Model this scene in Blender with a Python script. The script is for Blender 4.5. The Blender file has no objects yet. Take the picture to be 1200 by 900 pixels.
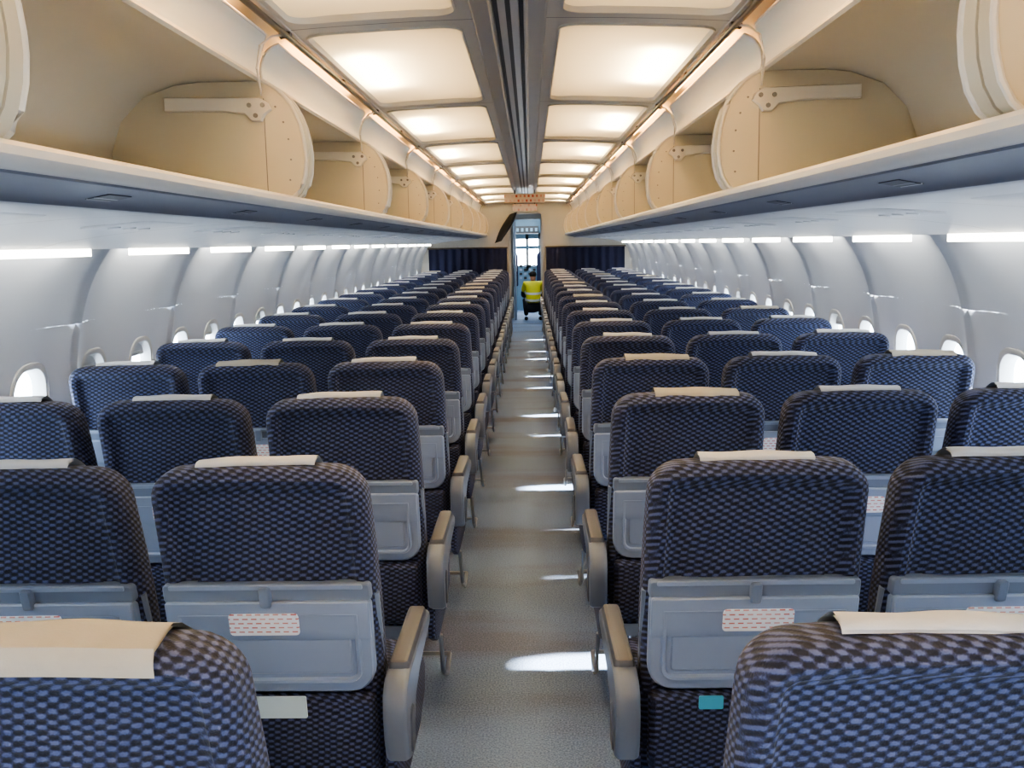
import bpy, bmesh, math, random
from mathutils import Vector, Matrix
random.seed(4)
S=bpy.context.scene
COL=S.collection
# ------------------------------------------------------------ materials
def srgb(r,g,b):
    f=lambda c:(c/255/12.92 if c/255<=.04045 else ((c/255+.055)/1.055)**2.4)
    return (f(r),f(g),f(b),1)
def newmat(name):
    m=bpy.data.materials.new(name); m.use_nodes=True
    nt=m.node_tree; b=nt.nodes['Principled BSDF']; return m,nt,b
def plain(name,col,rough=.5,metal=0,var=.06,scale=6,bump=0,bscale=200):
    m,nt,b=newmat(name)
    tc=nt.nodes.new('ShaderNodeTexCoord'); n=nt.nodes.new('ShaderNodeTexNoise')
    n.inputs['Scale'].default_value=scale; n.inputs['Detail'].default_value=4
    nt.links.new(tc.outputs['Object'],n.inputs['Vector'])
    mx=nt.nodes.new('ShaderNodeMix'); mx.data_type='RGBA'
    mx.inputs['A'].default_value=tuple(c*(1-var) for c in col[:3])+(1,)
    mx.inputs['B'].default_value=tuple(min(1,c*(1+var)) for c in col[:3])+(1,)
    nt.links.new(n.outputs['Fac'],mx.inputs['Factor'])
    nt.links.new(mx.outputs['Result'],b.inputs['Base Color'])
    b.inputs['Roughness'].default_value=rough; b.inputs['Metallic'].default_value=metal
    if bump:
        n2=nt.nodes.new('ShaderNodeTexNoise'); n2.inputs['Scale'].default_value=bscale
        nt.links.new(tc.outputs['Object'],n2.inputs['Vector'])
        bp=nt.nodes.new('ShaderNodeBump'); bp.inputs['Strength'].default_value=bump; bp.inputs['Distance'].default_value=.002
        nt.links.new(n2.outputs['Fac'],bp.inputs['Height']); nt.links.new(bp.outputs['Normal'],b.inputs['Normal'])
    return m
def emis(name,col,strength):
    m,nt,b=newmat(name)
    b.inputs['Base Color'].default_value=col
    b.inputs['Emission Color'].default_value=col; b.inputs['Emission Strength'].default_value=strength
    return m
def fabric():
    m,nt,b=newmat('woven_seat_fabric')
    N=nt.nodes.new; L=nt.links.new
    def mth(op,a,b_=None,c=None):
        q=N('ShaderNodeMath'); q.operation=op
        for i,v in enumerate((a,b_,c)):
            if v is None: continue
            if isinstance(v,(int,float)): q.inputs[i].default_value=v
            else: L(v,q.inputs[i])
        return q.outputs[0]
    tc=N('ShaderNodeTexCoord'); sp=N('ShaderNodeSeparateXYZ'); L(tc.outputs['Object'],sp.inputs[0])
    n=N('ShaderNodeTexNoise'); n.inputs['Scale'].default_value=14; L(tc.outputs['Object'],n.inputs['Vector'])
    u=mth('MULTIPLY_ADD',sp.outputs['Y'],.9,sp.outputs['X']); v=mth('MULTIPLY_ADD',sp.outputs['Y'],.35,sp.outputs['Z'])
    u=mth('MULTIPLY_ADD',n.outputs['Fac'],.014,u); v=mth('MULTIPLY_ADD',n.outputs['Fac'],.010,v)
    su=mth('SINE',mth('MULTIPLY',u,math.pi/.0132)); sv=mth('SINE',mth('MULTIPLY',v,math.pi/.0068))
    pr=mth('MULTIPLY',su,sv)
    n3=N('ShaderNodeTexNoise'); n3.inputs['Scale'].default_value=340; L(tc.outputs['Object'],n3.inputs['Vector'])
    pr=mth('MULTIPLY_ADD',mth('SUBTRACT',n3.outputs['Fac'],.5),1.1,pr)
    cr=N('ShaderNodeValToRGB'); L(mth('MULTIPLY_ADD',pr,.5,.5),cr.inputs[0])
    e=cr.color_ramp.elements; e[0].position=.32; e[0].color=srgb(22,25,42); e[1].position=.80; e[1].color=srgb(84,94,134)
    e2=e.new(.54); e2.color=srgb(44,51,84)
    n2=N('ShaderNodeTexNoise'); n2.inputs['Scale'].default_value=5; L(tc.outputs['Object'],n2.inputs['Vector'])
    mx=N('ShaderNodeMix'); mx.data_type='RGBA'; mx.blend_type='MULTIPLY'; mx.inputs['Factor'].default_value=.35
    L(cr.outputs['Color'],mx.inputs['A']); L(n2.outputs['Fac'],mx.inputs['B'])
    L(mx.outputs['Result'],b.inputs['Base Color'])
    b.inputs['Roughness'].default_value=.85
    b.inputs['Sheen Weight'].default_value=.05
    bp=N('ShaderNodeBump'); bp.inputs['Strength'].default_value=.5; bp.inputs['Distance'].default_value=.0025
    L(pr,bp.inputs['Height']); L(bp.outputs['Normal'],b.inputs['Normal'])
    return m
def carpet():
    m,nt,b=newmat('aisle_carpet'); N=nt.nodes.new; L=nt.links.new
    tc=N('ShaderNodeTexCoord')
    n=N('ShaderNodeTexNoise'); n.inputs['Scale'].default_value=170; n.inputs['Detail'].default_value=3; L(tc.outputs['Object'],n.inputs['Vector'])
    cr=N('ShaderNodeValToRGB'); L(n.outputs['Fac'],cr.inputs[0])
    e=cr.color_ramp.elements; e[0].position=.32; e[0].color=srgb(74,94,124); e[1].position=.70; e[1].color=srgb(126,148,184)
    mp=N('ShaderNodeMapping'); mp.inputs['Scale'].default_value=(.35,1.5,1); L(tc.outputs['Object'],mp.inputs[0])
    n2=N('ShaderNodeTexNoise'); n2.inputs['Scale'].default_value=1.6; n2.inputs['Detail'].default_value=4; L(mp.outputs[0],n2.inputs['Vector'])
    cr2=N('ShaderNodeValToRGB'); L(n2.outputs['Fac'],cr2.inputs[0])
    cr2.color_ramp.elements[0].position=.36; cr2.color_ramp.elements[0].color=(.84,.68,.60,1); cr2.color_ramp.elements[1].position=.52; cr2.color_ramp.elements[1].color=(1,1,1,1)  # brownish cross bands: reflected sunlight on the aisle, painted into the carpet colour
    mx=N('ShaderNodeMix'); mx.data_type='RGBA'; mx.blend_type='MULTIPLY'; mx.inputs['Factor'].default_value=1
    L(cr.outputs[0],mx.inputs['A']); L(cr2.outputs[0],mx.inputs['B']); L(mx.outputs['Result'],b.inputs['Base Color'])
    b.inputs['Roughness'].default_value=.8
    bp=N('ShaderNodeBump'); bp.inputs['Strength'].default_value=.3; bp.inputs['Distance'].default_value=.002
    L(n.outputs['Fac'],bp.inputs['Height']); L(bp.outputs['Normal'],b.inputs['Normal'])
    return m
def textplate(name,base,ink,bw=.006,rh=.0075,ms=.0022,ink2=None):
    m,nt,b=newmat(name); N=nt.nodes.new; L=nt.links.new
    tc=N('ShaderNodeTexCoord'); sp=N('ShaderNodeSeparateXYZ'); L(tc.outputs['Object'],sp.inputs[0])
    cb=N('ShaderNodeCombineXYZ'); L(sp.outputs['X'],cb.inputs[0]); L(sp.outputs['Z'],cb.inputs[1])
    br=N('ShaderNodeTexBrick'); L(cb.outputs[0],br.inputs['Vector']); br.inputs['Scale'].default_value=1
    br.inputs['Brick Width'].default_value=bw; br.inputs['Row Height'].default_value=rh; br.inputs['Mortar Size'].default_value=ms
    br.inputs['Color1'].default_value=ink; br.inputs['Color2'].default_value=ink2 or base; br.inputs['Mortar'].default_value=base
    L(br.outputs['Color'],b.inputs['Base Color']); b.inputs['Roughness'].default_value=.4
    return m
def translucent(name,col):
    m=bpy.data.materials.new(name); m.use_nodes=True; nt=m.node_tree; nt.nodes.clear(); N=nt.nodes.new; L=nt.links.new
    o=N('ShaderNodeOutputMaterial'); t=N('ShaderNodeBsdfTranslucent'); d=N('ShaderNodeBsdfPrincipled'); mx=N('ShaderNodeMixShader')
    n=N('ShaderNodeTexNoise'); n.inputs['Scale'].default_value=2.2
    cr=N('ShaderNodeValToRGB'); L(n.outputs['Fac'],cr.inputs[0]); cr.color_ramp.elements[0].color=tuple(c*.9 for c in col[:3])+(1,); cr.color_ramp.elements[1].color=col
    L(cr.outputs[0],t.inputs['Color']); L(cr.outputs[0],d.inputs['Base Color']); d.inputs['Roughness'].default_value=.35
    mx.inputs[0].default_value=.5; L(t.outputs[0],mx.inputs[1]); L(d.outputs[0],mx.inputs[2]); L(mx.outputs[0],o.inputs[0])
    return m
def acrylic():
    m=bpy.data.materials.new('window_acrylic'); m.use_nodes=True; nt=m.node_tree; nt.nodes.clear(); N=nt.nodes.new; L=nt.links.new
    o=N('ShaderNodeOutputMaterial'); t=N('ShaderNodeBsdfTransparent'); g=N('ShaderNodeBsdfGlossy'); mx=N('ShaderNodeMixShader')
    t.inputs[0].default_value=(.93,.95,.97,1); g.inputs['Roughness'].default_value=.05; mx.inputs[0].default_value=.05
    L(t.outputs[0],mx.inputs[1]); L(g.outputs[0],mx.inputs[2]); L(mx.outputs[0],o.inputs[0]); return m

M={}
M['fabric']=fabric()
M['cover']=plain('headrest_cloth',srgb(196,200,206),.9,var=.08,scale=20,bump=.3,bscale=300)
M['cover2']=plain('headrest_cloth_worn',srgb(166,162,152),.9,var=.12,scale=20,bump=.3,bscale=300)
M['tray']=plain('tray_plastic',srgb(142,156,180),.38,var=.04,scale=3)
M['tray2']=plain('tray_trim_plastic',srgb(116,128,148),.4)
M['placard']=textplate('placard_print',srgb(240,242,246),srgb(206,120,116),.018,.0098,.0036,srgb(226,176,172))
M['arm']=plain('armrest_plastic',srgb(102,110,124),.42,var=.05)
M['armpad']=plain('armrest_pad',srgb(80,84,94),.5,var=.05)
M['metal']=plain('seat_leg_metal',srgb(164,170,180),.35,.8)
M['paper']=plain('pocket_paper',srgb(205,222,226),.6)
M['cyan']=plain('safety_card_print',srgb(80,170,200),.5)
M['wall']=plain('sidewall_panel',srgb(182,187,196),.42,var=.03,scale=2,bump=.08,bscale=400)
M['frame']=plain('window_frame_plastic',srgb(186,186,184),.4)
M['shade']=plain('window_shade_plastic',srgb(186,188,190),.5)
M['glass']=acrylic()
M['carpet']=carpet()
M['ceil']=plain('ceiling_frame_plastic',srgb(204,200,190),.45,var=.03,scale=2)
M['ceilc']=plain('ceiling_spine',srgb(172,172,170),.35,var=.04)
M['dark']=plain('dark_gap',srgb(38,38,42),.5)
M['panel']=translucent('lit_ceiling_diffuser',(.92,.87,.76,1))
M['bin']=plain('bin_liner_beige',srgb(188,185,174),.45,var=.05,scale=3)
M['bind']=plain('bin_end_panel',srgb(198,190,168),.42,var=.06,scale=4)
M['lip']=plain('bin_lip_cream',srgb(204,202,198),.35)
M['edge']=plain('bin_edge_trim',srgb(212,208,198),.35)
M['strip']=plain('bin_rail_bluegrey',srgb(104,107,120),.4)
M['under']=plain('bin_underside_white',srgb(190,193,198),.38,var=.02,scale=2)
M['door']=plain('bin_door_cream',srgb(224,220,206),.4,var=.04)
M['seam']=plain('seam_grey',srgb(120,118,116),.6)
M['rail']=plain('rail_aluminium',srgb(92,84,72),.3,.6)
M['warm']=emis('cove_lamp_glow',(1,.52,.18,1),17)
M['wash']=emis('sidewall_lamp_glow',(1,.95,.82,1),8)
M['navy']=plain('navy_curtain_cloth',srgb(20,24,54),.9,var=.15,scale=12)
M['black']=plain('black_curtain_cloth',srgb(10,9,12),.85,var=.15,scale=12)
M['grey']=plain('bulkhead_laminate',srgb(174,172,166),.45)
M['sign']=textplate('notice_print',srgb(216,196,176),srgb(190,70,50),.05,.055,.014)
M['label']=textplate('row_label_print',srgb(34,37,54),srgb(220,222,228),.014,.02,.006)
M['galley']=plain('galley_steel',srgb(112,142,164),.3,.3)

# ------------------------------------------------------------ mesh builder
class MB:
    def __init__(s): s.v=[];s.f=[];s.m=[];s.mats=[]
    def mi(s,k):
        if k not in s.mats: s.mats.append(k)
        return s.mats.index(k)
    def add(s,vs,fs,k):
        o=len(s.v); s.v+= [tuple(p) for p in vs]; i=s.mi(k)
        for f in fs: s.f.append(tuple(o+a for a in f)); s.m.append(i)
    def box(s,c,d,k,R=None):
        vs=[]
        for sx in(-.5,.5):
            for sy in(-.5,.5):
                for sz in(-.5,.5):
                    p=Vector((sx*d[0],sy*d[1],sz*d[2]))
                    if R: p=R@p
                    vs.append(p+Vector(c))
        s.add(vs,[(0,1,3,2),(4,6,7,5),(0,4,5,1),(2,3,7,6),(0,2,6,4),(1,5,7,3)],k)
    def rings(s,rings,k,cap0=True,cap1=True):
        n=len(rings[0]); vs=[p for r in rings for p in r]; fs=[]
        for j in range(len(rings)-1):
            for i in range(n):
                a=j*n+i;b=j*n+(i+1)%n; fs.append((a,b,b+n,a+n))
        if cap0: fs.append(tuple(range(n-1,-1,-1)))
        if cap1: fs.append(tuple((len(rings)-1)*n+i for i in range(n)))
        s.add(vs,fs,k)
    def slab(s,mp,cx,cy,w,h,rt,rb,prof,k,n=5,m=1,cap0=True,cap1=True):
        s.rings([[mp(a,b,c) for a,b in rrect(cx,cy,w-2*i,h-2*i,max(rt-i,.002),max(rb-i,.002),n,m)] for i,c in prof],k,cap0,cap1)
    def prism(s,pts,mp,prof,k):
        n=len(pts); P=[Vector(p) for p in pts]
        area=sum(P[i].x*P[(i+1)%n].y-P[(i+1)%n].x*P[i].y for i in range(n))
        sg=1 if area>0 else -1
        nor=[]
        for i in range(n):
            d1=(P[i]-P[i-1]).normalized(); d2=(P[(i+1)%n]-P[i]).normalized()
            nn=Vector((-(d1.y+d2.y),(d1.x+d2.x)))*sg
            nor.append(nn.normalized() if nn.length>1e-6 else Vector((0,0)))
        s.rings([[mp((P[i]+nor[i]*ins).x,(P[i]+nor[i]*ins).y,c) for i in range(n)] for ins,c in prof],k)
    def tube(s,path,r,k,n=8):
        P=[Vector(p) for p in path]; R=[]
        for i,p in enumerate(P):
            t=(P[min(i+1,len(P)-1)]-P[max(i-1,0)]).normalized()
            up=Vector((0,0,1)) if abs(t.z)<.9 else Vector((1,0,0))
            a=t.cross(up).normalized(); b=t.cross(a)
            R.append([p+(a*math.cos(2*math.pi*j/n)+b*math.sin(2*math.pi*j/n))*r for j in range(n)])
        s.rings(R,k)
    def ribbon(s,xz,y0,y1,k,sg=1,ny=1,off=0):
        vs=[];fs=[];n=len(xz)
        for j in range(ny+1):
            y=y0+(y1-y0)*j/ny
            for x,z in xz: vs.append((sg*x,y,z+off))
        for j in range(ny):
            for i in range(n-1):
                a=j*n+i; fs.append((a,a+1,a+1+n,a+n))
        s.add(vs,fs,k)
    def grid(s,fn,nu,nv,k):
        vs=[fn(i/nu,j/nv) for j in range(nv+1) for i in range(nu+1)]
        fs=[(j*(nu+1)+i,j*(nu+1)+i+1,(j+1)*(nu+1)+i+1,(j+1)*(nu+1)+i) for j in range(nv) for i in range(nu)]
        s.add(vs,fs,k)
    def mesh(s,name,ang=38,recalc=True):
        me=bpy.data.meshes.new(name); me.from_pydata(s.v,[],s.f)
        for k in s.mats: me.materials.append(M[k])
        for p,i in zip(me.polygons,s.m): p.material_index=i; p.use_smooth=True
        if recalc:
            bm=bmesh.new(); bm.from_mesh(me); bmesh.ops.remove_doubles(bm,verts=bm.verts,dist=1e-5)
            bmesh.ops.recalc_face_normals(bm,faces=bm.faces); bm.to_mesh(me); bm.free()
        me.set_sharp_from_angle(angle=math.radians(ang)); me.update(); return me
def rrect(cx,cy,w,h,rt,rb,n=5,m=1):
    pts=[]; hw,hh=w/2,h/2
    cs=[(hw-rt,hh-rt,0,rt),(-hw+rt,hh-rt,90,rt),(-hw+rb,-hh+rb,180,rb),(hw-rb,-hh+rb,270,rb)]
    for q,(x,y,a0,r) in enumerate(cs):
        for i in range(n+1):
            a=math.radians(a0+90*i/n); pts.append((cx+x+r*math.cos(a),cy+y+r*math.sin(a)))
        x2,y2,a2,r2=cs[(q+1)%4]; a=math.radians(a2)
        p0=pts[-1]; p1=(cx+x2+r2*math.cos(a),cy+y2+r2*math.sin(a))
        for i in range(1,m): t=i/m; pts.append((p0[0]+(p1[0]-p0[0])*t,p0[1]+(p1[1]-p0[1])*t))
    return pts
def obj(name,me,loc=(0,0,0),parent=None):
    o=bpy.data.objects.new(name,me); o.location=loc; COL.objects.link(o)
    if parent: o.parent=parent
    return o

# ------------------------------------------------------------ seats
TOP=1.07
SW=.438
def seat_mesh(sg,kind,var):
    b=MB()
    def mp(x,z,c):
        t=min(1,max(0,(z-.8)/.27))
        y=(TOP-z)*.20+.02*math.sin(max(0,min(1,(z-.4)/.67))*math.pi)
        x2=x*(1-.035*t)
        return (x2*sg, y+c, z+.010*t*(1-(x/.225)**2))
    fz=(.36+TOP)/2; fh=TOP-.36
    b.slab(mp,0,fz,SW,fh,.060,.03,[(.075,.013),(.052,.014),(.042,.009),(.036,.001),(.022,-.001),(.009,.008),(.001,.022),(0,.04),(0,.07),(.006,.088),(.022,.102),(.06,.112)],'fabric',6,5)
    b.slab(mp,0,.96,.385,.17,.05,.05,[(0,.10),(.004,.125),(.02,.138),(.05,.142)],'fabric',5,3)
    b.slab(mp,0,.812,.420,.040,.008,.008,[(.003,-.016),(0,-.012),(0,.02)],'tray2',3,2)
    b.slab(mp,0,.826,.392,.010,.003,.003,[(.001,-.020),(0,-.018),(0,0)],'tray',2,2)
    b.slab(mp,0,.688,.416,.212,.012,.055,[(.048,-.022),(.045,-.018),(.036,-.018),(.033,-.027),(.027,-.028),(.024,-.021),(.005,-.020),(0,-.014),(0,.006)],'tray',6,4)
    b.slab(mp,0,.752,.412,.088,.006,.004,[(.003,-.0265),(0,-.024),(0,-.014)],'tray',3,4)
    b.slab(mp,.0,.806,.022,.045,.006,.006,[(.003,-.034),(0,-.030),(0,-.01)],'tray2',3,1)
    b.slab(mp,.008,.746,.142,.050,.008,.008,[(.001,-.030),(0,-.028),(0,-.018)],'placard',3,1)
    for sx in(-1,1):
        b.tube([mp(sx*.214,.80,.02),mp(sx*.215,.70,.028),mp(sx*.214,.60,.05),mp(sx*.212,.50,.10)],.008,'tray2',6)
    b.slab(mp,0,.475,.408,.20,.015,.03,[(.03,-.034),(.012,-.030),(.003,-.018),(0,.0),(0,.02)],'fabric',4,3)
    if var in(1,3):
        b.slab(mp,.0,.558,.13,.050,.003,.003,[(0,-.040),(0,-.036)],'paper',2,1)
        b.slab(mp,.08,.556,.06,.025,.003,.003,[(0,-.044),(0,-.040)],'tray',2,1)
    if var==2:
        b.slab(mp,-.08,.562,.05,.030,.003,.003,[(0,-.040),(0,-.036)],'cyan',2,1)
    # headrest cloth
    x0,x1={0:(-.115,.110),1:(-.12,.125),2:(-.12,.11),3:(-.14,.10),4:(-.10,.14)}[var]
    if var==3: path=[(-.004,TOP-.022),(-.001,TOP-.010),(.008,TOP+.004)]
    elif var==4: path=[(.014,TOP-.004),(.018,TOP+.002),(.024,TOP+.006)]
    else: path=[(.034,TOP+.002),(.036,TOP+.005),(.042,TOP+.0085)]
    path+=[(.05,TOP+.010),(.065,TOP+.010),(.09,TOP+.0),(.115,TOP-.02),(.145,TOP-.06),(.150,TOP-.17)]
    nu=12; rng=random.Random(var+7); ph=rng.random()*6
    def cv(off):
        def f(u,v):
            k=v*(len(path)-1); i=min(int(k),len(path)-2); t=k-i
            c=path[i][0]*(1-t)+path[i+1][0]*t; z=path[i][1]*(1-t)+path[i+1][1]*t
            x=x0+(x1-x0)*u; w=.0025*math.sin(u*9+ph)*(1 if v<.7 else .4)
            p=mp(x,min(z,TOP),c); return (p[0],p[1]-(w if v<.3 else 0),p[2]+max(0,z-TOP)+off+w*.6+(.002*math.sin(u*3+ph) if v<.6 else 0))
        return f
    ck='cover2' if var in(3,4) else 'cover'
    b.grid(cv(.002),nu,16,ck); b.grid(cv(-.002),nu,16,ck)
    mc=lambda x,y,c:(x*sg,y,c)
    b.slab(mc,0,.43,.445,.50,.05,.03,[(.03,.335),(.005,.345),(0,.37),(0,.425),(.01,.45),(.04,.463),(.09,.468)],'fabric',5,3)
    b.slab(mc,0,.40,.43,.40,.02,.02,[(0,.30),(0,.337)],'metal',2,1)
    for y in(.27,.52): b.tube([(-.24,y,.29),(.24,y,.29)],.018,'metal',8)
    if kind!='window':
        lx=-.10*sg
        b.tube([(lx,.52,.29),(lx,.56,.15),(lx,.60,.03)],.014,'metal')
        b.tube([(lx,.27,.29),(lx,.22,.12),(lx,.18,.03)],.014,'metal')
        b.tube([(lx,.52,.27),(lx,.20,.05)],.010,'metal')
        b.box((lx,.39,.016),(.045,.50,.030),'metal')
    b.tube([(-.24*sg,.58,.08),(.24*sg,.58,.08)],.008,'metal',6)
    if kind=='aisle': b.tube([(-.24*sg,.58,.08),(-.245*sg,.40,.09),(-.245*sg,.30,.14),(-.24*sg,.27,.28)],.008,'metal',6)
    prof=[(.035,.50),(.028,.555),(.035,.60),(.06,.622),(.10,.630),(.44,.622),(.475,.612),(.485,.592),(.47,.575),(.40,.568),(.26,.556),(.18,.53),(.155,.48),(.13,.445),(.09,.435),(.055,.45)]
    def arm(xc,w,big):
        pr=prof if big else [(.06,.53),(.055,.57),(.06,.60),(.08,.618),(.12,.622),(.42,.617),(.45,.605),(.455,.59),(.43,.575),(.30,.56),(.18,.545),(.13,.50),(.10,.49),(.075,.50)]
        ma=lambda y,z,c:((xc+c)*sg,y,z)
        b.prism(pr,ma,[(.008,-w/2),(.003,-w/2+.004),(0,-w/2+.010),(0,w/2-.010),(.003,w/2-.004),(.008,w/2)],'arm')
        b.slab(lambda x,y,c:((xc+x)*sg,y,c-.02*(y-.27)),0,.27,w*.86,.34,.012,.012,[(0,.615),(0,.632),(.004,.639),(.010,.641)],'armpad',3,2)
    if kind=='aisle':
        arm(-.254,.050,True)
        sh=[(.10,.34),(.09,.44),(.12,.50),(.60,.44),(.64,.40),(.62,.33),(.50,.29),(.20,.29)]
        b.prism(sh,lambda y,z,c:((-.230+c)*sg,y,z),[(.01,-.014),(0,-.008),(0,.008)],'fabric')
        b.slab(lambda y,z,c:((-.254+c)*sg,y,z),.10,.50,.05,.10,.02,.02,[(.004,-.029),(0,-.025),(0,0)],'armpad',3,1)
    else: arm(-.240,.040,False)
    if kind=='window': arm(.232,.034,False)
    return b.mesh('seat_%s_%d'%(kind,var))
cache={}
ROW0=.955; PITCH=.836; NR=18
for r in range(NR):
    for sg in(-1,1):
        for i,kind in enumerate(('aisle','middle','window')):
            var=random.choice([0,0,1,2,4,2])
            if r==0: var=3 if sg==-1 and i==0 else 0
            if r==1 and i==0: var=1 if sg==-1 else 2
            key=(sg,kind,var)
            if key not in cache: cache[key]=seat_mesh(*key)
            o=obj('airplane_seat',cache[key],(sg*(.489+.48*i),ROW0+PITCH*r,0))
            o.rotation_euler=(0,0,math.radians(random.uniform(-.5,.5)))

# ------------------------------------------------------------ cabin shell
YB=-2.16; YF=15.95
PROF=[(-.02,1.66),(.0,1.68),(.25,1.74),(.5,1.77),(.8,1.79),(1.0,1.785),(1.2,1.755),(1.35,1.71),(1.45,1.655),(1.52,1.60),(1.60,1.54)]
def wx(z):
    for (a,b),(c,d) in zip(PROF,PROF[1:]):
        if z<=c: t=(z-a)/(c-a); return b+(d-b)*t
    return PROF[-1][1]
def wxs(z): return (wx(z-.06)+2*wx(z)+wx(z+.06))/4
ZC=.92
WP=.508; WC0=3.45-.508*11; JOINT0=3.704
def scal(y):
    d=((y-JOINT0)/(2*WP)+.5)%1-.5; d=abs(d)*2*WP
    return .044*math.exp(-(d/.105)**2)-.012*math.exp(-(d/.012)**2)
def wp(sg,y,z,o=0): return (sg*(wxs(z)-scal(y)*min(1,.3+z)+o),y,z)
ncell=int((YF-(WC0-WP/2))/WP)+1
wn=0
def window_mesh(sg,shade):
    b=MB()
    def tilt(y,z,c): return (sg*(wxs(ZC+z)-wxs(ZC)+c),y,z)
    rr=lambda i:rrect(0,0,.28-2*i,.36-2*i,.11-i*.8,.11-i*.8,7,2)
    b.rings([[tilt(y,z,c) for y,z in rr(i)] for i,c in [(0,.004),(.004,-.005),(.016,-.008),(.026,-.004),(.034,.02),(.036,.045)]],'frame',False,False)
    b.slab(tilt,0,0,.212,.292,.08,.08,[(0,.040),(0,.044)],'glass',7,2)
    if shade>0:
        h=.29*shade
        b.slab(tilt,0,.145-h/2,.210,h,.04,.01,[(0,.028),(0,.033)],'shade',5,2)
        b.slab(tilt,0,.145-h+.012,.12,.014,.005,.005,[(0,.020),(0,.028)],'frame',3,1)
    return b.mesh('window_%d_%d'%(sg,int(shade*10)),recalc=True)
wc={}
for sg,nm in((-1,'left'),(1,'right')):
    b=MB(); m=8
    for k in range(ncell):
        yc=WC0+k*WP
        if yc-WP/2<YB-.2: continue
        ho=rrect(yc,ZC,.25,.33,.095,.095,4,m); ou=rrect(yc,ZC,WP,.60,.0005,.0005,4,m)
        R=[]
        for q in range(7):
            t=q/6; R.append([wp(sg,a[0]*(1-t)+c[0]*t,a[1]*(1-t)+c[1]*t) for a,c in zip(ho,ou)])
        b.rings(R,'wall',False,False)
        b.rings([[wp(sg,a[0],a[1],o) for a in ho] for o in(0,.05)],'frame',False,False)
        b.grid(lambda u,v:wp(sg,yc-WP/2+WP*u,ZC+.30+(1.60-ZC-.30)*v),m*2,10,'wall')
        b.grid(lambda u,v:wp(sg,yc-WP/2+WP*u,0+(ZC-.30)*v),m*2,6,'wall')
        sh=random.choice([0,0,0,0,.2,.2])
        kk=(sg,sh)
        if kk not in wc: wc[kk]=window_mesh(sg,sh)
        if yc<YF-.2:
            wn+=1; obj('window_%d'%wn,wc[kk],(sg*(wxs(ZC)-scal(yc)),yc,ZC))
    obj('wall_'+nm,b.mesh('wall_'+nm,50))
# floor
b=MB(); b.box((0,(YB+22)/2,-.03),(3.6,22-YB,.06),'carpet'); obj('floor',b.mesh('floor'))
b=MB()
for x in(-.93,-.385,.385,.93): b.box((x,(YB+YF)/2,.0015),(.03,YF-YB-.1,.004),'metal')
obj('trim_1',b.mesh('trim_1'))

# ceiling
BP=1.72; B0=1.28
def cz(x): return 2.165-.05*x*x
b=MB(); pn=MB()
bays=[]
k=-2
while B0+k*BP<YF-.1:
    y0=B0+k*BP; y1=min(y0+BP,YF); bays.append((y0,y1)); k+=1
CX=.655
for y0,y1 in bays:
    for sg in(-1,1):
        x0,x1=.110,CX; yc=(y0+y1)/2; L=y1-y0
        hx0,hx1=.148,.640
        ho=rrect((hx0+hx1)/2,yc,hx1-hx0,L-.15,.07,.07,5,6); ou=rrect((x0+x1)/2,yc,x1-x0,L,.0005,.0005,5,6)
        R=[]
        for q in range(4):
            t=1-q/3; R.append([(sg*(a[0]*(1-t)+c[0]*t),a[1]*(1-t)+c[1]*t,cz(a[0]*(1-t)+c[0]*t)) for a,c in zip(ho,ou)])
        for ins,dz in((.0,-.007),(.007,-.007),(.012,.012)):
            r2=rrect((hx0+hx1)/2,yc,hx1-hx0-2*ins,L-.15-2*ins,.07-ins,.07-ins,5,6)
            R.append([(sg*a,c,cz(a)+dz) for a,c in r2])
        b.rings(R,'ceil',False,False)
        xa,xb=hx0+.004,hx1-.003
        pn.grid(lambda u,v:(sg*(xa+(xb-xa)*u),y0+.070+(L-.14)*v,cz(xa+(xb-xa)*u)+.008+.006*math.sin(math.pi*u)),8,8,'panel')
        b.ribbon([(x,cz(x)) for x in [.11+(CX-.11)*i/6 for i in range(7)]],y0-.003,y0+.003,'seam',sg,off=-.0015)
for sg in(-1,1):
    b.ribbon([(.112,2.166),(.104,2.154),(.056,2.150),(.050,2.142),(.044,2.142),(.042,2.156),(.030,2.156),(.028,2.140),(0,2.138)],YB,YF,'ceilc',sg)
    b.ribbon([(.0425,2.1545),(.0295,2.1545)],YB,YF,'dark',sg)
    b.ribbon([(CX,cz(CX)),(.657,2.140),(.674,2.142),(.678,2.166),(.695,2.176)],YB,YF,'ceil',sg)
    b.ribbon([(1.54,1.60),(1.62,1.65),(1.45,2.05),(1.0,2.36),(.5,2.46),(0,2.48)],YB,YF,'ceil',sg)
b.ribbon([(.007,2.1365),(-.007,2.1365)],YB,YF,'dark',1)
obj('ceiling',b.mesh('ceiling',45))
obj('ceiling_light_panels',pn.mesh('ceiling_light_panels',45))
def area(name,loc,sx,sy,e,col,rot=(0,0,0)):
    l=bpy.data.lights.new(name,'AREA'); l.shape='RECTANGLE'; l.size=sx; l.size_y=sy; l.energy=e; l.color=col
    o=bpy.data.objects.new(name,l); o.location=loc; o.rotation_euler=rot; COL.objects.link(o); return o
for y0,y1 in bays:
    for sg in(-1,1):
        L=y1-y0
        area('ceiling_lamp',(sg*.54,(y0+y1)/2,cz(.54)+.085),.05,L*.40,8.0*L/1.72,(1,.80,.48))
        area('ceiling_lamp',(sg*.40,(y0+y1)/2,cz(.30)+.22),.34,L*.80,3.0*L/1.72,(1,.70,.38))

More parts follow.
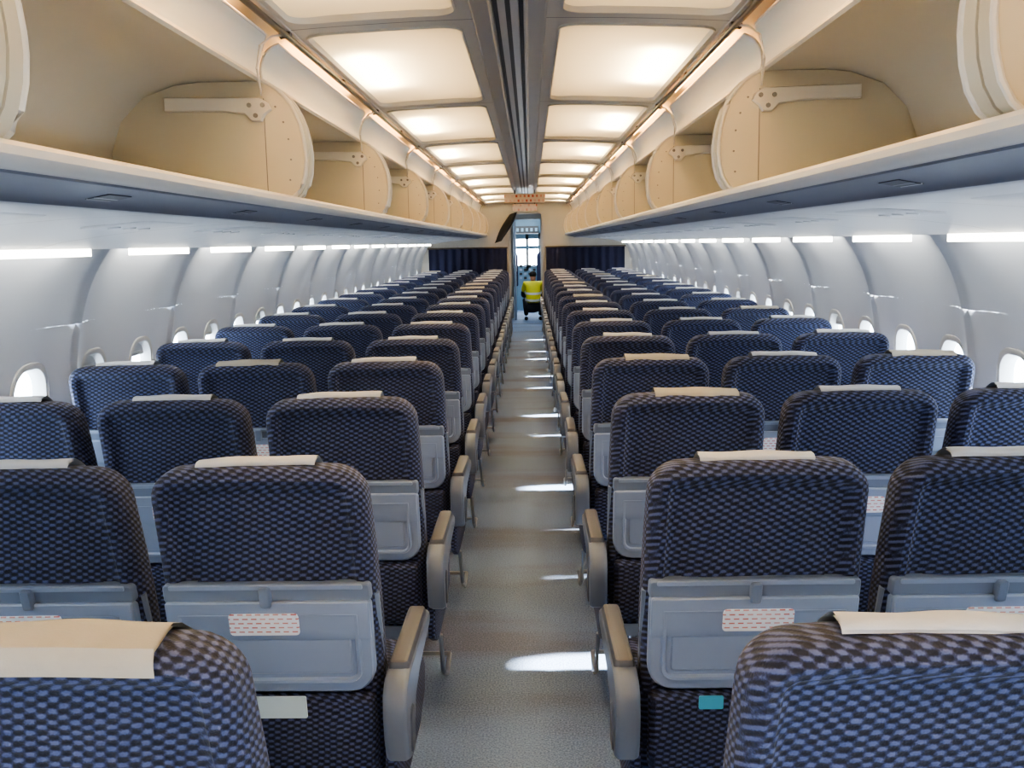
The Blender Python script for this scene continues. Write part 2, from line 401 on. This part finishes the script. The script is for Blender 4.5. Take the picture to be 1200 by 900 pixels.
# rails
b=MB()
for sg in(-1,1):
    b.tube([(sg*.668,YB+.05,2.126),(sg*.668,YF-.02,2.126)],.0095,'rail',10)
    for y0,y1 in bays:
        for q in (0,.5):
            y=y0+(y1-y0)*q+.02; b.box((sg*.667,y,2.137),(.014,.03,.020),'rail')
obj('ceiling_rail',b.mesh('ceiling_rail'))

# ------------------------------------------------------------ overhead bins
def bin_mesh(sg,L):
    b=MB()
    b.ribbon([(.668,1.640),(.655,1.648),(.640,1.648),(.631,1.640),(.630,1.628),(.640,1.617),(.665,1.612)],0,L,'lip',sg)
    b.ribbon([(.665,1.612),(.668,1.608),(.69,1.604),(.775,1.588),(.785,1.580)],0,L,'strip',sg)
    under=[(.785,1.580),(.80,1.576),(.95,1.572),(1.10,1.562),(1.25,1.548),(1.40,1.528),(1.49,1.508),(1.52,1.505),(1.525,1.512),(1.535,1.53),(1.60,1.54)]
    b.ribbon(under,0,L,'under',sg)
    b.ribbon(under[:8],-.003,.003,'seam',sg,off=-.0015)
    b.ribbon(under[1:8],L*.5-.002,L*.5+.002,'seam',sg,off=-.0012)
    b.ribbon([(.668,1.640),(.70,1.634),(1.14,1.634),(1.18,1.65),(1.205,1.72),(1.205,1.79),(1.17,1.88),(1.10,1.95),(1.00,1.985),(.93,1.992),(.78,1.992),(.745,1.985),(.738,1.992),(.745,2.004),(.765,2.01)],0,L,'bin',sg)
    b.ribbon([(.765,2.01),(.790,2.06),(.785,2.12),(.755,2.165),(.72,2.180),(.695,2.176)],0,L,'door',sg)
    D=[(1.17,1.637),(.70,1.637),(.665,1.645),(.646,1.662),(.631,1.688),(.622,1.722),(.618,1.76),(.619,1.79),(.623,1.825),(.631,1.860),(.643,1.893),(.658,1.922),(.675,1.945),(.697,1.967),(.715,1.979),(.738,1.990),(.93,1.990),(1.00,1.983),(1.10,1.948),(1.17,1.88),(1.204,1.79),(1.204,1.72)]
    md=lambda x,z,c:(sg*x,c,z)
    b.prism(D,md,[(.010,L-.046),(.0,L-.044),(0,L-.004)],'bind')
    b.prism(D,md,[(.0,.004),(0,.040),(.010,.042)],'bind')
    E=D[2:16]
    for y in (L-.046,.044):
        b.tube([(sg*x,y,z) for x,z in E],.0055,'edge',8)
    for (x,z) in [(.655,1.70),(.65,1.76),(.655,1.82),(.668,1.87),(.690,1.915)]:
        b.tube([(sg*(x+.012),L-.050,z),(sg*(x+.012),L-.045,z)],.003,'seam',6)
    b.grid(lambda u,v:(sg*(.735+.003*u),L-.0468,1.66+.28*v),1,1,'seam')
    br=[(.712,1.905),(.720,1.925),(.745,1.940),(1.03,1.945),(1.03,1.905),(.86,1.902),(.79,1.893),(.77,1.872),(.742,1.872),(.732,1.890)]
    b.prism(br,md,[(.003,L-.066),(0,L-.062),(0,L-.045)],'edge')
    for (x,z) in((.735,1.918),(.757,1.888),(.775,1.918)):
        b.tube([(sg*x,L-.070,z),(sg*x,L-.060,z)],.007,'seam',8)
    P=[(.750,1.999),(.754,2.025),(.751,2.05),(.742,2.075),(.729,2.097),(.710,2.117)]
    def dp(u,v):
        k=u*(len(P)-1); i=min(int(k),len(P)-2); t=k-i
        return (P[i][0]*(1-t)+P[i+1][0]*t, P[i][1]*(1-t)+P[i+1][1]*t)
    def door(o):
        def f(u,v):
            x,z=dp(u,v); ins=.02+.05*(max(0,u-.55)/.45)**2
            return (sg*(x+o),ins+(L-2*ins)*v,z)
        return f
    b.grid(door(0),12,4,'door'); b.grid(door(.008),12,4,'door')
    for v in(0,1): b.tube([door(.004)(u/12,v) for u in range(13)],.0045,'edge',6)
    b.tube([door(.004)(1,v/4) for v in range(5)],.0045,'edge',6)
    b.tube([(sg*.672,L-.02,2.125),(sg*.69,L-.09,2.108),(sg*.712,L-.15,2.07),(sg*.726,L-.14,2.01),(sg*.735,L-.07,1.945)],.0035,'edge',8)
    b.tube([(sg*.668,L-.02,2.126),(sg*.68,L-.03,2.122)],.011,'rail',8)
    n=2 if L>1.2 else 1
    for i in range(n):
        y=L*(i+.5)/n+.1
        R=Matrix.Rotation(sg*math.radians(10.5),3,'Y')
        b.box((sg*.73,y,1.5965),(.045,.10,.003),'label',R)
        ps=lambda a,c,d:(sg*a,y+c,1.5655-.10*(a-1.02)*.9+d)
        b.slab(ps,1.02,0,.20,.34,.03,.03,[(.006,-.003),(0,-.001),(0,.006)],'under',4,1)
        for q in(-.10,0,.10):
            b.rings([[ps(1.05+r*math.cos(t*math.pi/6),q+r*math.sin(t*math.pi/6),d) for t in range(12)] for r,d in((.018,-.003),(.016,-.007),(.010,-.007))],'under')
    return b.mesh('overhead_bin_%d'%sg,40)
bc={}
for sg in(-1,1):
    for y0,y1 in bays:
        L=round(y1-y0,3)
        if (sg,L) not in bc: bc[(sg,L)]=bin_mesh(sg,L)
        obj('overhead_bin',bc[(sg,L)],(0,y0,0))
b=MB()
for sg in(-1,1):
    for y0,y1 in bays:
        b.tube([(sg*.702,y0+.30,2.156),(sg*.702,y1-.30,2.156)],.009,'warm',6)
obj('cove_lamp_tubes',b.mesh('cove_lamp_tubes'))
b=MB()
for sg in(-1,1):
    j=JOINT0-2*WP*6
    while j<YF-.3:
        if j+.08>YB:
            y1=min(j+2*WP-.20,YF-.05)
            b.box((sg*1.555,(j+.20+y1)/2,1.492),(.030,y1-j-.20,.026),'wash')
        j+=2*WP
obj('sidewall_lamp_tubes',b.mesh('sidewall_lamp_tubes'))

# ------------------------------------------------------------ ends
b=MB()
b.box((0,YB-.03,1.2),(3.7,.06,2.5),'grey'); obj('wall_back',b.mesh('wall_back'))
b=MB(); OW=.27; OH=1.97
for sg in(-1,1): b.box((sg*(OW+1.85)/2,YF+.04,1.22),(1.85-OW,.08,2.5),'grey')
b.box((0,YF+.04,(OH+2.47)/2),(2*OW,.08,2.47-OH),'grey')
for sg in(-1,1): b.box((sg*(OW+.0),YF-.005,OH/2),(.035,.03,OH),'ceilc')
b.box((0,YF-.005,OH+.015),(2*OW+.035,.03,.03),'ceilc')
obj('wall_front',b.mesh('wall_front'))
for sg in(-1,1):
    b=MB()
    def f(u,v,o=0): 
        x=.32+1.28*u; return (sg*x,YF-.05+o+.014*math.sin(u*60),.25+1.17*v)
    b.grid(f,90,4,'navy'); b.grid(lambda u,v:f(u,v,.006),90,4,'navy')
    b.tube([(sg*.31,YF-.05,1.43),(sg*1.62,YF-.05,1.43)],.012,'rail')
    obj('bulkhead_curtain',b.mesh('bulkhead_curtain'))
b=MB()
R=[]
for i in range(12):
    t=i/11; cx=-.20-.26*t; z=1.98-.46*t; w=.055+.03*math.sin(math.pi*min(1,t*1.1))
    ring=[]
    for j in range(24):
        a=2*math.pi*j/24; rr=w*(1+.14*math.sin(5*a+t)); ring.append((cx+rr*math.cos(a),YF-.16+.6*rr*math.sin(a),z+rr*.3*math.cos(a)))
    R.append(ring)
b.rings(R,'black'); obj('tied_curtain',b.mesh('tied_curtain'))
b=MB()
b.slab(lambda x,z,c:(x,c,z),0,0,.50,.11,.015,.015,[(.004,-.012),(0,-.008),(0,.012)],'sign',3,1)
b.slab(lambda x,z,c:(x,c,z),0,-.110,.30,.085,.012,.012,[(.004,-.012),(0,-.008),(0,.012)],'sign',3,1)
for x in(-.12,.12): b.box((x,.004,-.062),(.012,.008,.06),'rail'); b.box((x,.004,.07),(.012,.008,.06),'rail')
obj('exit_notice_sign',b.mesh('exit_notice_sign'),(0,12.0,2.04))
b=MB()
Y2=19.4
for sg in(-1,1): b.box((sg*.66,(YF+Y2)/2+.04,1.1),(.06,Y2-YF-.08,2.2),'grey')
b.box((0,(YF+Y2)/2+.04,2.13),(1.4,Y2-YF-.08,.06),'ceil')
for sg in(-1,1): b.box((sg*(.27+.9)/2,Y2+.03,1.1),(.63,.06,2.2),'ceilc')
b.box((0,Y2+.03,2.08),(.54,.06,.24),'ceilc')
obj('wall_vestibule',b.mesh('wall_vestibule'))
b=MB()
for sg in(-1,1): b.box((sg*.9,20.7,1.1),(.06,2.5,2.2),'ceilc')
b.box((0,20.7,2.15),(1.8,2.5,.06),'ceilc')
b.box((0,21.9,.5),(1.8,.06,1.0),'galley')
for x in(-.85,-.28,.0,.28,.85): b.box((x,21.9,1.3),(.06,.06,.85),'ceilc')
b.box((0,21.88,1.40),(1.8,.05,.07),'galley'); b.box((0,21.9,1.86),(1.8,.06,.55),'galley')
b.box((0,21.3,1.78),(.5,.5,.16),'dark')
for i in range(5): b.box((-.2+.1*i,21.04,1.78),(.05,.02,.07),'galley')
for i in range(6):
    for q in range(4): b.box((-.25+.1*i,21.85,.72+.09*q),(.06,.03,.05),'tray' if (i+q)%2 else 'dark')
for sg in(-1,1):
    b.slab(lambda x,z,c:(sg*.42+x,20.9+c,z),0,.95,.44,.75,.12,.04,[(.03,-.06),(0,-.03),(0,.05),(.03,.08)],'navy',5,1)
obj('wall_flightdeck',b.mesh('wall_flightdeck'))
b=MB()
b.box((-.47,17.2,1.0),(.30,1.2,2.0),'galley')
for z in(.3,.75,1.2,1.6): b.box((-.315,17.2,z),(.012,1.1,.36),'tray'); b.box((-.305,17.2,z+.1),(.012,.2,.02),'metal')
obj('galley_cabinet',b.mesh('galley_cabinet'))
b=MB()
b.box((-.235,Y2-.30,.98),(.035,.55,1.94),'tray2'); b.box((-.21,Y2-.48,1.0),(.02,.04,.10),'metal'); b.box((-.215,Y2-.3,1.5),(.01,.25,.5),'galley')
obj('door_1',b.mesh('door_1'))
area('galley_lamp',(0,17.6,2.09),.3,1.6,8,(.85,.93,1))
area('flightdeck_lamp',(0,20.3,2.1),.6,.8,16,(.88,.96,1))

# ------------------------------------------------------------ crouching person in hi-vis vest
M['vest']=plain('hivis_yellow_cloth',srgb(214,210,44),.7,var=.1,scale=15)
M['trouser']=plain('dark_trousers',srgb(28,30,38),.85)
M['skin']=plain('skin',srgb(160,110,85),.55)
M['hair']=plain('dark_hair',srgb(30,24,22),.7)
M['reflect']=plain('reflective_tape',srgb(215,218,220),.3)
pe=bpy.data.objects.new('crouching_person',None); COL.objects.link(pe); pe.location=(.11,18.75,0); pe.scale=(.92,.92,.92)
def skin(name,verts,edges,rad,mat,root=0,sub=2):
    me=bpy.data.meshes.new(name); me.from_pydata(verts,edges,[]); o=obj(name,me,parent=pe)
    me.materials.append(M[mat]); mo=o.modifiers.new('s','SKIN'); me.skin_vertices.new() if not me.skin_vertices else None
    for i,r in enumerate(rad):
        me.skin_vertices[0].data[i].radius=(r,r) if not isinstance(r,tuple) else r
        me.skin_vertices[0].data[i].use_root=(i==root)
    mo.use_smooth_shade=True
    s=o.modifiers.new('u','SUBSURF'); s.levels=sub; s.render_levels=sub; return o
skin('trousers',[(0,0,.27),(-.10,.02,.26),(-.17,.36,.44),(-.15,.12,.10),(.10,.02,.26),(.17,.36,.42),(.15,.12,.10),(0,.02,.36)],[(0,1),(1,2),(2,3),(0,4),(4,5),(5,6),(0,7)],[.13,.105,.07,.05,.105,.07,.05,.13],'trouser')
for sg in(-1,1): skin('shoe_%d'%(1 if sg<0 else 2),[(sg*.15,.08,.045),(sg*.155,.18,.04),(sg*.16,.28,.035)],[(0,1),(1,2)],[.045,.045,.038],'hair')
skin('vest',[(0,0,.34),(0,.03,.50),(0,.08,.66),(0,.14,.80),(-.15,.13,.77),(-.21,.22,.60),(.15,.13,.77),(.21,.22,.60)],[(0,1),(1,2),(2,3),(3,4),(4,5),(3,6),(6,7)],[(.16,.13),(.165,.13),(.18,.13),(.11,.09),.085,.062,.085,.062],'vest')
for sg in(-1,1):
    skin('sleeve_%d'%(1 if sg<0 else 2),[(sg*.205,.20,.62),(sg*.22,.25,.53),(sg*.19,.38,.50),(sg*.15,.47,.50)],[(0,1),(1,2),(2,3)],[.055,.048,.042,.032],'trouser')
    hv=[(sg*.15,.47,.50),(sg*.14,.52,.50),(sg*.135,.56,.50)]; he=[(0,1),(1,2)]; hr=[.026,.034,.032]
    for q in range(4):
        bx=sg*.135+(q-1.5)*.020; o0=len(hv); ln=[.032,.038,.035,.026][q]
        hv+=[(bx,.585,.500),(bx,.585+ln*.8,.490),(bx,.585+ln*1.2,.465)]; he+=[(2,o0),(o0,o0+1),(o0+1,o0+2)]; hr+=[.0095,.009,.008]
    o0=len(hv); hv+=[(sg*.135-sg*.035,.54,.495),(sg*.135-sg*.05,.565,.48)]; he+=[(1,o0),(o0,o0+1)]; hr+=[.011,.009]
    skin('hand_%d'%(1 if sg<0 else 2),hv,he,hr,'skin')
skin('neck_and_head',[(0,.15,.82),(0,.20,.87),(0,.23,.92),(0,.265,.98),(0,.345,.89)],[(0,1),(1,2),(2,3),(2,4)],[.055,.055,.085,.075,.012],'skin')
skin('hair',[(0,.19,.91),(0,.21,.97),(0,.265,1.005)],[(0,1),(1,2)],[.072,.086,.075],'hair')
b=MB()
for zz,yy,rx,ry in((.46,.02,.172,.142),(.60,.06,.182,.142)):
    R=[[(r1*math.cos(a),yy+r2*math.sin(a),zz+d+.15*math.sin(a)*.2) for a in [2*math.pi*i/24 for i in range(24)]] for r1,r2,d in((rx,ry,-.022),(rx,ry,.022))]
    b.rings(R,'reflect',False,False)
obj('reflective_bands',b.mesh('reflective_bands'),parent=pe)

# ------------------------------------------------------------ world, sun
w=bpy.data.worlds.new('World'); S.world=w; w.use_nodes=True
bg=w.node_tree.nodes['Background']; bg.inputs[0].default_value=(.78,.89,1,1); bg.inputs[1].default_value=10
sun=bpy.data.lights.new('sun','SUN'); sun.energy=70; sun.angle=math.radians(1.8); sun.color=(1,.90,.76)
so=bpy.data.objects.new('sun',sun); COL.objects.link(so)
d=Vector((-1,-.10,-.585)).normalized(); so.rotation_euler=d.to_track_quat('-Z','Y').to_euler(); so.location=(6,4,6)

# ------------------------------------------------------------ camera
F=1130
cam=bpy.data.cameras.new('camera'); cam.sensor_width=36; cam.lens=F/1200*36; cam.clip_start=.05
co=bpy.data.objects.new('camera',cam); COL.objects.link(co); S.camera=co
pitch=math.atan(165/F); yaw=math.atan(23/F)
co.matrix_world=Matrix.Translation((.05,0,1.5))@Matrix.Rotation(yaw,4,'Z')@Matrix.Rotation(math.pi/2-pitch,4,'X')@Matrix.Rotation(math.radians(-1.0),4,'Z')
S.view_settings.view_transform='AgX'
S.view_settings.look='AgX - Medium High Contrast'
S.view_settings.exposure=1.4
